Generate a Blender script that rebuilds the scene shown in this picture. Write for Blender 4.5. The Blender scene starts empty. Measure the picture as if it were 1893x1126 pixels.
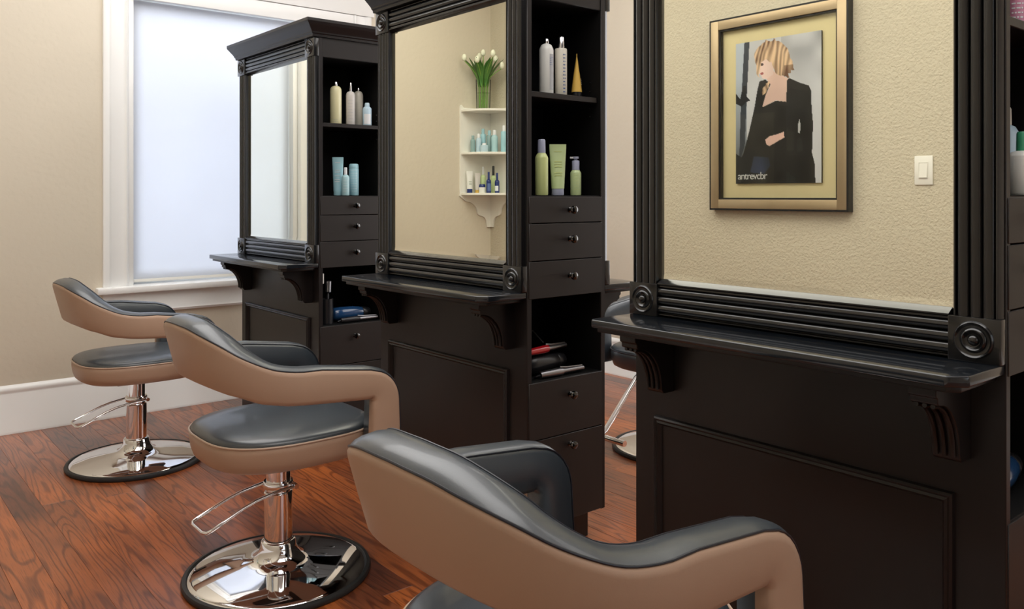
import bpy, bmesh, math, random
from mathutils import Vector
from math import sin, cos, pi, radians
random.seed(7)
C = bpy.context.scene
COL = C.collection

# ------------------------------------------------------------------ camera
cam_d = bpy.data.cameras.new('camera'); cam = bpy.data.objects.new('camera', cam_d); COL.objects.link(cam)
cam.location = (0, 0, 1.19); cam.rotation_euler = (radians(90), 0, 0.8758 - pi/2)
cam_d.sensor_width = 36; cam_d.lens = 1541/1893*36; cam_d.shift_y = -201/1893; cam_d.clip_start = 0.02
C.camera = cam

# ------------------------------------------------------------------ world, lights, exposure
W = bpy.data.worlds.new('world'); C.world = W; W.use_nodes = True
W.node_tree.nodes['Background'].inputs[0].default_value = (0.75, 0.86, 1.0, 1)
W.node_tree.nodes['Background'].inputs[1].default_value = 1.0

def area(name, loc, rot, sx, sy, power, col, spread=180):
    l = bpy.data.lights.new(name, 'AREA'); l.shape = 'RECTANGLE'; l.size = sx; l.size_y = sy
    l.energy = power; l.color = col; l.spread = radians(spread)
    o = bpy.data.objects.new(name, l); o.location = loc; o.rotation_euler = rot; COL.objects.link(o); return o
area('ceiling_glow', (1.1, 2.0, 2.93), (0, 0, 0), 1.6, 5.0, 90, (1.0, 0.985, 0.965))
area('ceiling_glow_rear', (3.2, 2.0, 2.93), (0, 0, 0), 1.0, 4.5, 38, (1.0, 0.98, 0.955))
area('daylight_window', (1.98, 5.45, 1.55), (radians(-90), 0, 0), 1.7, 2.0, 56, (1.0, 0.965, 0.955))
area('daylight_front', (1.9, -3.1, 1.7), (radians(90), 0, 0), 2.6, 1.9, 18, (0.78, 0.89, 1.0))
area('daylight_right', (4.0, 2.1, 1.5), (0, radians(90), 0), 1.7, 1.8, 30, (0.95, 0.96, 1.0))
C.view_settings.view_transform = 'Standard'; C.view_settings.look = 'None'
C.view_settings.exposure = 0.0; C.view_settings.gamma = 1.0; C.view_settings.use_curve_mapping = False

# ------------------------------------------------------------------ materials
def mat(name, col, rough=0.5, metal=0.0, spec=0.5, coat=0.0, bump=None, vary=None, trans=0.0, emit=None, ior=None):
    m = bpy.data.materials.new(name); m.use_nodes = True
    nt = m.node_tree; b = nt.nodes['Principled BSDF']
    b.inputs['Base Color'].default_value = (*col, 1); b.inputs['Roughness'].default_value = rough
    b.inputs['Metallic'].default_value = metal; b.inputs['Specular IOR Level'].default_value = spec
    b.inputs['Coat Weight'].default_value = coat; b.inputs['Coat Roughness'].default_value = 0.08
    b.inputs['Transmission Weight'].default_value = trans
    if ior: b.inputs['IOR'].default_value = ior
    tc = nt.nodes.new('ShaderNodeTexCoord')
    if bump:
        sc, st, dist = bump[:3]
        n = nt.nodes.new('ShaderNodeTexNoise'); n.inputs['Scale'].default_value = sc; n.inputs['Detail'].default_value = 4
        bp = nt.nodes.new('ShaderNodeBump'); bp.inputs['Strength'].default_value = st; bp.inputs['Distance'].default_value = dist
        nt.links.new(tc.outputs['Object'], n.inputs['Vector']); nt.links.new(n.outputs['Fac'], bp.inputs['Height'])
        nt.links.new(bp.outputs['Normal'], b.inputs['Normal'])
    if vary:
        sc, lo, hi = vary
        n2 = nt.nodes.new('ShaderNodeTexNoise'); n2.inputs['Scale'].default_value = sc; n2.inputs['Detail'].default_value = 3
        r = nt.nodes.new('ShaderNodeMapRange'); r.inputs['To Min'].default_value = lo; r.inputs['To Max'].default_value = hi
        mx = nt.nodes.new('ShaderNodeVectorMath'); mx.operation = 'SCALE'; mx.inputs[0].default_value = col
        nt.links.new(tc.outputs['Object'], n2.inputs['Vector']); nt.links.new(n2.outputs['Fac'], r.inputs['Value'])
        nt.links.new(r.outputs['Result'], mx.inputs['Scale']); nt.links.new(mx.outputs[0], b.inputs['Base Color'])
    return m

def plaster(name, col, strength, scale):
    m = mat(name, col, 0.55, spec=0.25, vary=(1.3, 0.95, 1.05))
    nt = m.node_tree; b = nt.nodes['Principled BSDF']; tc = nt.nodes.new('ShaderNodeTexCoord')
    n = nt.nodes.new('ShaderNodeTexNoise'); n.inputs['Scale'].default_value = scale; n.inputs['Detail'].default_value = 5; n.inputs['Roughness'].default_value = 0.6
    v = nt.nodes.new('ShaderNodeTexVoronoi'); v.feature = 'SMOOTH_F1'; v.inputs['Scale'].default_value = scale*0.8
    wr = nt.nodes.new('ShaderNodeVectorMath'); wr.operation = 'MULTIPLY_ADD'; wr.inputs[1].default_value = (0.02,)*3
    nt.links.new(tc.outputs['Object'], n.inputs['Vector']); nt.links.new(n.outputs['Color'], wr.inputs[0]); nt.links.new(tc.outputs['Object'], wr.inputs[2])
    nt.links.new(wr.outputs[0], v.inputs['Vector'])
    ad = nt.nodes.new('ShaderNodeMath'); ad.operation = 'ADD'
    nt.links.new(n.outputs['Fac'], ad.inputs[0]); nt.links.new(v.outputs['Distance'], ad.inputs[1])
    bp = nt.nodes.new('ShaderNodeBump'); bp.inputs['Strength'].default_value = strength; bp.inputs['Distance'].default_value = 0.006
    nt.links.new(ad.outputs[0], bp.inputs['Height']); nt.links.new(bp.outputs['Normal'], b.inputs['Normal'])
    return m

M = {}
M['wall'] = plaster('wall_paint', (0.70, 0.63, 0.515), 0.10, 45)
M['wall_tex'] = plaster('textured_wall_paint', (0.59, 0.53, 0.415), 0.55, 115)
M['ceil'] = mat('ceiling_paint', (0.82, 0.80, 0.76), 0.8, vary=(3, .98, 1.02))
M['trim'] = mat('white_gloss_trim', (0.92, 0.92, 0.91), 0.28, vary=(5, .98, 1.02))
M['frame_wood'] = mat('black_frame_wood', (0.005, 0.005, 0.0055), 0.26, spec=0.45, coat=0.5, vary=(6, .8, 1.25), bump=(90, 0.04, 0.002))
M['espresso'] = mat('espresso_wood', (0.0105, 0.0078, 0.0076), 0.36, spec=0.38, vary=(6, .8, 1.25), bump=(90, 0.04, 0.002))
M['espresso_top'] = mat('espresso_counter', (0.008, 0.010, 0.013), 0.13, spec=0.7, vary=(9, .7, 1.5), bump=(60, 0.02, 0.001))
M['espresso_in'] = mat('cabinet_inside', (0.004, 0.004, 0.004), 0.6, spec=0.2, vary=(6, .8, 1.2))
M['espresso_drawer_lit'] = mat('espresso_drawer_front_lit', (0.021, 0.017, 0.0155), 0.42, spec=0.35, vary=(5, .85, 1.15), bump=(90, 0.03, 0.002))  # lighter than the carcass wood: side-face reflection put into the base colour
M['mirror'] = mat('mirror_silver', (0.955, 0.95, 0.82), 0.0, 1.0, vary=(.5, .99, 1.01))
M['tan'] = mat('tan_leather', (0.43, 0.285, 0.20), 0.42, spec=0.35, vary=(4, .96, 1.04), bump=(420, 0.08, 0.001))
M['black'] = mat('black_leather', (0.026, 0.034, 0.043), 0.40, spec=1.0, coat=0.25, vary=(6, .85, 1.15), bump=(380, 0.10, 0.001))
M['piping'] = mat('dark_piping', (0.012, 0.014, 0.022), 0.35)
M['pipingtan'] = mat('tan_piping', (0.55, 0.40, 0.30), 0.35)
M['chrome'] = mat('chrome', (0.86, 0.86, 0.87), 0.04, 1.0, vary=(2, .98, 1.02))
M['rubber'] = mat('black_rubber', (0.012, 0.012, 0.012), 0.5)
M['knob'] = mat('dark_chrome_knob', (0.10, 0.10, 0.10), 0.12, 1.0)
M['steel'] = mat('brushed_steel', (0.30, 0.30, 0.32), 0.3, 1.0)
M['black_plastic'] = mat('black_plastic', (0.012, 0.012, 0.014), 0.3)
M['blue_plastic'] = mat('blue_gloss_plastic', (0.015, 0.06, 0.16), 0.15, coat=.5)
M['red_plastic'] = mat('red_gloss_plastic', (0.50, 0.012, 0.02), 0.15, coat=.5)
M['white_plastic'] = mat('white_plastic', (0.82, 0.80, 0.74), 0.35)
M['frame_champ'] = mat('champagne_frame', (0.42, 0.32, 0.20), 0.38, 0.55, vary=(12, .9, 1.1))
M['frame_black'] = mat('black_frame_edge', (0.012, 0.012, 0.014), 0.25)
M['matboard'] = mat('yellow_beige_mat', (0.82, 0.71, 0.42), 0.7, vary=(6, .97, 1.03))
def bm_(name, col, r=0.35, metal=0, coat=0.2): M[name] = mat(name, col, r, metal, coat=coat, vary=(20, .97, 1.03))
bm_('cream_white', (0.74, 0.70, 0.60)); bm_('pearl', (0.66, 0.62, 0.58)); bm_('pale_yellow', (0.74, 0.69, 0.42))
bm_('sky_blue', (0.36, 0.62, 0.70)); bm_('pale_blue', (0.50, 0.66, 0.76)); bm_('lime', (0.68, 0.76, 0.33)); bm_('pale_lime', (0.60, 0.73, 0.38))
bm_('grey_violet', (0.42, 0.45, 0.60)); bm_('white_bottle', (0.80, 0.80, 0.76)); bm_('amber', (0.75, 0.48, 0.10)); bm_('green_cap', (0.06, 0.36, 0.20))
bm_('navy', (0.012, 0.03, 0.16), .2); bm_('aqua', (0.40, 0.62, 0.66)); bm_('teal_grey', (0.25, 0.38, 0.38)); bm_('pink_print', (0.70, 0.30, 0.45))
bm_('label_white', (0.78, 0.80, 0.82)); bm_('label_blue', (0.10, 0.16, 0.36)); bm_('label_grey', (0.45, 0.46, 0.48)); bm_('leaf', (0.07, 0.20, 0.035), .45); bm_('stem', (0.20, 0.38, 0.06), .45)
bm_('petal', (0.82, 0.84, 0.66), .5); bm_('silver_cap', (0.7, 0.7, 0.72), .2, 1)
M['shelf_white'] = mat('cream_painted_wood', (0.88, 0.86, 0.79), 0.45, vary=(8, .96, 1.04))

def glassy(name, col, ior=1.45):
    m = bpy.data.materials.new(name); m.use_nodes = True; nt = m.node_tree; nt.nodes.remove(nt.nodes['Principled BSDF'])
    o = nt.nodes['Material Output']; t = nt.nodes.new('ShaderNodeBsdfTransparent'); t.inputs[0].default_value = (*col, 1)
    g = nt.nodes.new('ShaderNodeBsdfGlossy'); g.inputs['Roughness'].default_value = 0.02
    fr = nt.nodes.new('ShaderNodeFresnel'); fr.inputs[0].default_value = ior
    mx = nt.nodes.new('ShaderNodeMixShader'); nt.links.new(fr.outputs[0], mx.inputs[0]); nt.links.new(t.outputs[0], mx.inputs[1]); nt.links.new(g.outputs[0], mx.inputs[2])
    nt.links.new(mx.outputs[0], o.inputs['Surface']); return m
M['glass'] = glassy('clear_glass', (0.95, 0.98, 0.95), 1.12)
M['clear_glazing'] = glassy('picture_glass', (0.99, 0.99, 0.985), 1.2)
M['pane'] = glassy('window_glass', (0.95, 0.98, 1.0))

def blind_mat():
    m = bpy.data.materials.new('roller_blind_fabric'); m.use_nodes = True; nt = m.node_tree; b = nt.nodes['Principled BSDF']; o = nt.nodes['Material Output']
    b.inputs['Base Color'].default_value = (0.80, 0.82, 0.85, 1); b.inputs['Roughness'].default_value = 0.8
    t = nt.nodes.new('ShaderNodeBsdfTranslucent'); t.inputs[0].default_value = (0.82, 0.85, 0.92, 1)
    n = nt.nodes.new('ShaderNodeTexNoise'); n.inputs['Scale'].default_value = 1.6; tc = nt.nodes.new('ShaderNodeTexCoord'); nt.links.new(tc.outputs['Object'], n.inputs['Vector'])
    r = nt.nodes.new('ShaderNodeMapRange'); r.inputs['To Min'].default_value = 0.40; r.inputs['To Max'].default_value = 0.50; nt.links.new(n.outputs['Fac'], r.inputs['Value'])
    mx = nt.nodes.new('ShaderNodeMixShader'); nt.links.new(r.outputs[0], mx.inputs[0])
    nt.links.new(b.outputs[0], mx.inputs[1]); nt.links.new(t.outputs[0], mx.inputs[2]); nt.links.new(mx.outputs[0], o.inputs['Surface']); return m
M['blind'] = blind_mat()

def floor_mat():
    m = bpy.data.materials.new('red_oak_boards'); m.use_nodes = True; nt = m.node_tree; b = nt.nodes['Principled BSDF']; L = nt.links.new
    tc = nt.nodes.new('ShaderNodeTexCoord'); oi = nt.nodes.new('ShaderNodeObjectInfo')
    mp = nt.nodes.new('ShaderNodeVectorMath'); mp.operation = 'MULTIPLY_ADD'; mp.inputs[1].default_value = (1, 1, 1)
    sc = nt.nodes.new('ShaderNodeVectorMath'); sc.operation = 'SCALE'; sc.inputs[0].default_value = (37, 71, 13); L(oi.outputs['Random'], sc.inputs['Scale'])
    L(tc.outputs['Object'], mp.inputs[0]); L(sc.outputs[0], mp.inputs[2])
    ma = nt.nodes.new('ShaderNodeMapping'); ma.inputs['Scale'].default_value = (8.0, 0.75, 1.0); L(mp.outputs[0], ma.inputs[0])
    n1 = nt.nodes.new('ShaderNodeTexNoise'); n1.inputs['Scale'].default_value = 1.0; n1.inputs['Detail'].default_value = 2.2; n1.inputs['Roughness'].default_value = 0.45; L(ma.outputs[0], n1.inputs['Vector'])
    mu = nt.nodes.new('ShaderNodeMath'); mu.operation = 'MULTIPLY'; mu.inputs[1].default_value = 100; L(n1.outputs['Fac'], mu.inputs[0])
    sn = nt.nodes.new('ShaderNodeMath'); sn.operation = 'SINE'; L(mu.outputs[0], sn.inputs[0])
    rg = nt.nodes.new('ShaderNodeMapRange'); rg.inputs['From Min'].default_value = 0.35; rg.inputs['From Max'].default_value = 1; L(sn.outputs[0], rg.inputs['Value'])
    # fine pores
    mb = nt.nodes.new('ShaderNodeMapping'); mb.inputs['Scale'].default_value = (260, 9, 1); L(mp.outputs[0], mb.inputs[0])
    n2 = nt.nodes.new('ShaderNodeTexNoise'); n2.inputs['Scale'].default_value = 1.0; n2.inputs['Detail'].default_value = 3; L(mb.outputs[0], n2.inputs['Vector'])
    # wide mottling
    n3 = nt.nodes.new('ShaderNodeTexNoise'); n3.inputs['Scale'].default_value = 2.2; n3.inputs['Detail'].default_value = 3; L(mp.outputs[0], n3.inputs['Vector'])
    cr = nt.nodes.new('ShaderNodeValToRGB'); e = cr.color_ramp.elements
    e[0].position = 0.0; e[0].color = (0.105, 0.028, 0.013, 1); e[1].position = 1.0; e[1].color = (0.46, 0.122, 0.027, 1)
    ad = nt.nodes.new('ShaderNodeMath'); ad.operation = 'MULTIPLY_ADD'; ad.inputs[1].default_value = 0.55
    sb = nt.nodes.new('ShaderNodeMath'); sb.operation = 'MULTIPLY_ADD'; sb.inputs[1].default_value = 1.7; sb.inputs[2].default_value = -0.62; L(n3.outputs['Fac'], sb.inputs[0])
    L(oi.outputs['Random'], ad.inputs[0]); L(sb.outputs[0], ad.inputs[2]); L(ad.outputs[0], cr.inputs[0])
    dk = nt.nodes.new('ShaderNodeMixRGB'); dk.blend_type = 'MULTIPLY'; dk.inputs[2].default_value = (0.30, 0.22, 0.20, 1)
    f1 = nt.nodes.new('ShaderNodeMath'); f1.operation = 'MULTIPLY'; f1.inputs[1].default_value = 0.70; L(rg.outputs[0], f1.inputs[0])
    L(f1.outputs[0], dk.inputs[0]); L(cr.outputs[0], dk.inputs[1])
    dk2 = nt.nodes.new('ShaderNodeMixRGB'); dk2.blend_type = 'MULTIPLY'; dk2.inputs[2].default_value = (0.45, 0.40, 0.38, 1)
    r2 = nt.nodes.new('ShaderNodeMapRange'); r2.inputs['From Min'].default_value = 0.5; r2.inputs['From Max'].default_value = 0.75; L(n2.outputs['Fac'], r2.inputs['Value'])
    L(r2.outputs[0], dk2.inputs[0]); L(dk.outputs[0], dk2.inputs[1]); L(dk2.outputs[0], b.inputs['Base Color'])
    b.inputs['Roughness'].default_value = 0.33; b.inputs['Coat Weight'].default_value = 0.35; b.inputs['Coat Roughness'].default_value = 0.22
    bp = nt.nodes.new('ShaderNodeBump'); bp.inputs['Strength'].default_value = 0.12; bp.inputs['Distance'].default_value = 0.002
    L(n2.outputs['Fac'], bp.inputs['Height']); L(bp.outputs[0], b.inputs['Normal']); return m
M['floor'] = floor_mat()

# ------------------------------------------------------------------ mesh helpers
class MB:
    def __init__(s): s.v = []; s.f = []
    def add(s, vs, fs):
        k = len(s.v); s.v += [tuple(p) for p in vs]; s.f += [tuple(i+k for i in f) for f in fs]; return s
    def box(s, x0, x1, y0, y1, z0, z1):
        return s.add([(x0,y0,z0),(x1,y0,z0),(x1,y1,z0),(x0,y1,z0),(x0,y0,z1),(x1,y0,z1),(x1,y1,z1),(x0,y1,z1)],
                     [(0,3,2,1),(4,5,6,7),(0,1,5,4),(1,2,6,5),(2,3,7,6),(3,0,4,7)])
    def lathe(s, prof, seg=28, o=(0,0,0), ax='z'):
        vs = []; fs = []; n = len(prof)
        for r, z in prof:
            for k in range(seg):
                a = 2*pi*k/seg; p = (r*cos(a), r*sin(a), z)
                if ax == 'y': p = (p[0], p[2], p[1])
                if ax == 'x': p = (p[2], p[0], p[1])
                vs.append((p[0]+o[0], p[1]+o[1], p[2]+o[2]))
        for i in range(n-1):
            for k in range(seg):
                fs.append((i*seg+k, i*seg+(k+1)%seg, (i+1)*seg+(k+1)%seg, (i+1)*seg+k))
        fs.append(tuple(range(seg-1, -1, -1))); fs.append(tuple((n-1)*seg+k for k in range(seg)))
        return s.add(vs, fs)
    def loft(s, rings, caps=True, closed=True):
        n = len(rings[0]); vs = [p for r in rings for p in r]; fs = []
        for i in range(len(rings)-1):
            for k in range(n if closed else n-1): fs.append((i*n+k, i*n+(k+1)%n, (i+1)*n+(k+1)%n, (i+1)*n+k))
        if caps: fs.append(tuple(range(n-1, -1, -1))); fs.append(tuple((len(rings)-1)*n+k for k in range(n)))
        return s.add(vs, fs)
    def tube(s, pts, r, seg=10, closed=False):
        pts = [Vector(p) for p in pts]; n = len(pts); rings = []; up = None
        for i in range(n):
            a = pts[i-1] if (i or closed) else pts[i]; b = pts[(i+1) % n] if (i < n-1 or closed) else pts[i]
            t = (b-a).normalized()
            if up is None: up = Vector((0,0,1)) if abs(t.z) < .9 else Vector((1,0,0))
            x = up.cross(t).normalized(); up = t.cross(x)
            rr = r[i] if isinstance(r, (list, tuple)) else r
            rings.append([pts[i] + x*rr*cos(2*pi*k/seg) + up*rr*sin(2*pi*k/seg) for k in range(seg)])
        if closed: rings.append(rings[0])
        return s.loft(rings, caps=not closed)
    def prism(s, poly, axis, a, b):
        def P(q, t): return {'x': (t, q[0], q[1]), 'y': (q[0], t, q[1]), 'z': (q[0], q[1], t)}[axis]
        return s.loft([[P(q, a) for q in poly], [P(q, b) for q in poly]])
    def build(s, name, m, parent=None, bevel=0, seg=2, smooth=True, ang=38, loc=None):
        me = bpy.data.meshes.new(name); bm = bmesh.new()
        vv = [bm.verts.new(p) for p in s.v]
        for f in s.f:
            if len(set(f)) > 2:
                try: bm.faces.new([vv[i] for i in f])
                except ValueError: pass
        bmesh.ops.recalc_face_normals(bm, faces=bm.faces)
        if bevel:
            es = [e for e in bm.edges if len(e.link_faces) == 2 and e.calc_face_angle(0) > radians(35)]
            bmesh.ops.bevel(bm, geom=es, offset=bevel, segments=seg, affect='EDGES', profile=0.5, clamp_overlap=True)
        bm.to_mesh(me); bm.free()
        if smooth:
            me.polygons.foreach_set('use_smooth', [True]*len(me.polygons)); me.set_sharp_from_angle(angle=radians(ang))
        me.materials.append(M[m] if isinstance(m, str) else m)
        o = bpy.data.objects.new(name, me); COL.objects.link(o)
        if parent: o.parent = parent
        if loc: o.location = loc
        return o

def empty(name, loc, rz=0):
    o = bpy.data.objects.new(name, None); COL.objects.link(o); o.location = loc; o.rotation_euler = (0, 0, rz); o.empty_display_size = .1; return o
def tag(o, label=None, cat=None, group=None, kind=None):
    if label: o['label'] = label
    if cat: o['category'] = cat
    if group: o['group'] = group
    if kind: o['kind'] = kind
    return o
def kids(o): return [c for c in bpy.data.objects if c.parent == o]
def copy_tree(o, parent=None):
    c = o.copy(); COL.objects.link(c); c.parent = parent
    for ch in kids(o): copy_tree(ch, c)
    return c
def struct(name, mb, m, parent=None, **k):
    o = mb.build(name, m, parent, **k)
    if parent is None: o['kind'] = 'structure'
    return o

# ------------------------------------------------------------------ room shell
XL, XR, YB, YF, ZC = -0.281, 4.095, 4.82, -3.2, 3.0
WX0, WX1, WZ0, WZ1 = 1.30, 2.67, 0.70, 2.30      # window opening
fl = struct('floor', MB().box(XL, XR, YF, YB, -0.06, -0.012), 'rubber')
bw = 0.105; nb = int(math.ceil((XR-XL)/bw)); bmesh_by_len = {}
for i in range(nb):
    y = YF - random.random()*1.2; x0 = XL + i*bw
    while y < YB:
        ln = random.choice([2.3, 2.9, 3.5]); a, b = max(y, YF), min(y+ln, YB); y += ln
        if b-a < 0.05: continue
        key = round(b-a, 3)
        wd = min(bw, XR-x0)
        m_ = MB().box(0.0003, wd-0.0003, 0.0003, b-a-0.0003, -0.012, 0.0) if (key, wd) not in bmesh_by_len else None
        if m_: o = m_.build('floorboard', 'floor', fl, bevel=0.0008, seg=1, smooth=False); bmesh_by_len[(key, wd)] = o.data
        else:
            o = bpy.data.objects.new('floorboard', bmesh_by_len[(key, wd)]); COL.objects.link(o); o.parent = fl
        o.location = (x0, a, 0)
struct('ceiling', MB().box(XL, XR, YF, YB, ZC, ZC+.1), 'ceil')
struct('wall_left', MB().box(XL-.12, XL, YF-.12, YB+.12, -.06, ZC+.1), 'wall_tex')
struct('wall_right', MB().box(XR, XR+.12, YF-.12, YB+.12, -.06, ZC+.1), 'wall')
struct('wall_front', MB().box(XL, XR, YF-.12, YF, -.06, ZC+.1), 'wall')
wb = MB(); wb.box(XL, WX0, YB, YB+.14, -.06, ZC+.1); wb.box(WX1, XR, YB, YB+.14, -.06, ZC+.1)
wb.box(WX0, WX1, YB, YB+.14, -.06, .6638); wb.box(WX0, WX1, YB, YB+.14, WZ1, ZC+.1)
struct('wall_back', wb, 'wall')
# baseboards: profile (out from wall, height)
bp_ = [(0,0),(.026,0),(.026,.012),(.02,.02),(.018,.19),(.014,.198),(.014,.206),(.018,.214),(.016,.226),(.008,.236),(0,.241)]
struct('baseboard_back', MB().prism([(YB-a, z) for a, z in bp_], 'x', XL, XR), 'trim')
struct('baseboard_right', MB().prism([(XR-a, z) for a, z in bp_], 'y', YF+.0262, YB-.0262), 'trim')
struct('baseboard_left', MB().prism([(XL+a, z) for a, z in bp_], 'y', YF+.0262, YB-.0262), 'trim')
struct('baseboard_front', MB().prism([(YF+a, z) for a, z in bp_], 'x', XL, XR), 'trim')

# window with casing, stool, apron, sash, glass and roller blind
win = empty('window_1', (0, 0, 0)); win['kind'] = 'structure'
cp = [(0,0),(.012,0),(.020,.006),(.024,.014),(.016,.022),(.014,.030),(.014,.085),(.020,.093),(.026,.100),(.026,.122),(.020,.13),(0,.13)]
MB().prism([(WX0-b, YB-a) for a, b in cp], 'z', .70, 2.36).build('casing', 'trim', win)
MB().prism([(WX1+b, YB-a) for a, b in cp], 'z', .70, 2.36).build('casing', 'trim', win)
MB().box(WX0, WX1, YB-.018, YB, WZ1-.03, 2.36).build('header_casing', 'trim', win, bevel=.003)
MB().box(WX0-.14, WX1+.15, YB-.024, YB, 2.363, 2.56).build('frieze_board', 'trim', win, bevel=.003)
MB().box(WX0-.16, WX1+.16, YB-.06, YB, 2.56, 2.60).build('head_cap', 'trim', win, bevel=.006)
MB().box(WX0-.165, WX1+.165, YB-.055, YB+.10, .664, .70).build('stool', 'trim', win, bevel=.008)
MB().prism([(YB, .55), (YB-.018, .55), (YB-.024, .562), (YB-.018, .574), (YB-.018, .664), (YB, .664)], 'x', WX0-.13, WX1+.13).build('apron', 'trim', win)
for xa, xb in ((WX0, WX0+.028), (WX1-.028, WX1)): MB().box(xa, xb, YB+.0, YB+.13, WZ0, WZ1).build('jamb', 'trim', win, bevel=.002)
MB().box(WX0, WX1, YB, YB+.13, WZ1-.02, WZ1).build('jamb', 'trim', win)
s = MB()
for a in ((WX0+.028, WX0+.07, WZ0, WZ1), (WX1-.07, WX1-.028, WZ0, WZ1), (WX0+.07, WX1-.07, WZ0, WZ0+.06), (WX0+.07, WX1-.07, WZ1-.07, WZ1-.02)):
    s.box(a[0], a[1], YB+.085, YB+.12, a[2], a[3])
s.build('sash', 'trim', win)
MB().box(WX0+.06, WX1-.06, YB+.10, YB+.104, WZ0+.05, WZ1-.05).build('pane', 'pane', win)
bl = MB().box(WX0+.034, WX1-.034, YB+.052, YB+.053, .725, WZ1-.03).build('roller_blind', 'blind', win, smooth=False)
MB().box(WX0+.034, WX1-.034, YB+.047, YB+.058, .712, .728).build('blind_hem_bar', 'white_plastic', bl, bevel=.002)
MB().box(WX0+.01, WX0+.034, YB+.03, YB+.06, .80, .86).build('cord_tensioner', 'white_plastic', win, bevel=.003)

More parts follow.
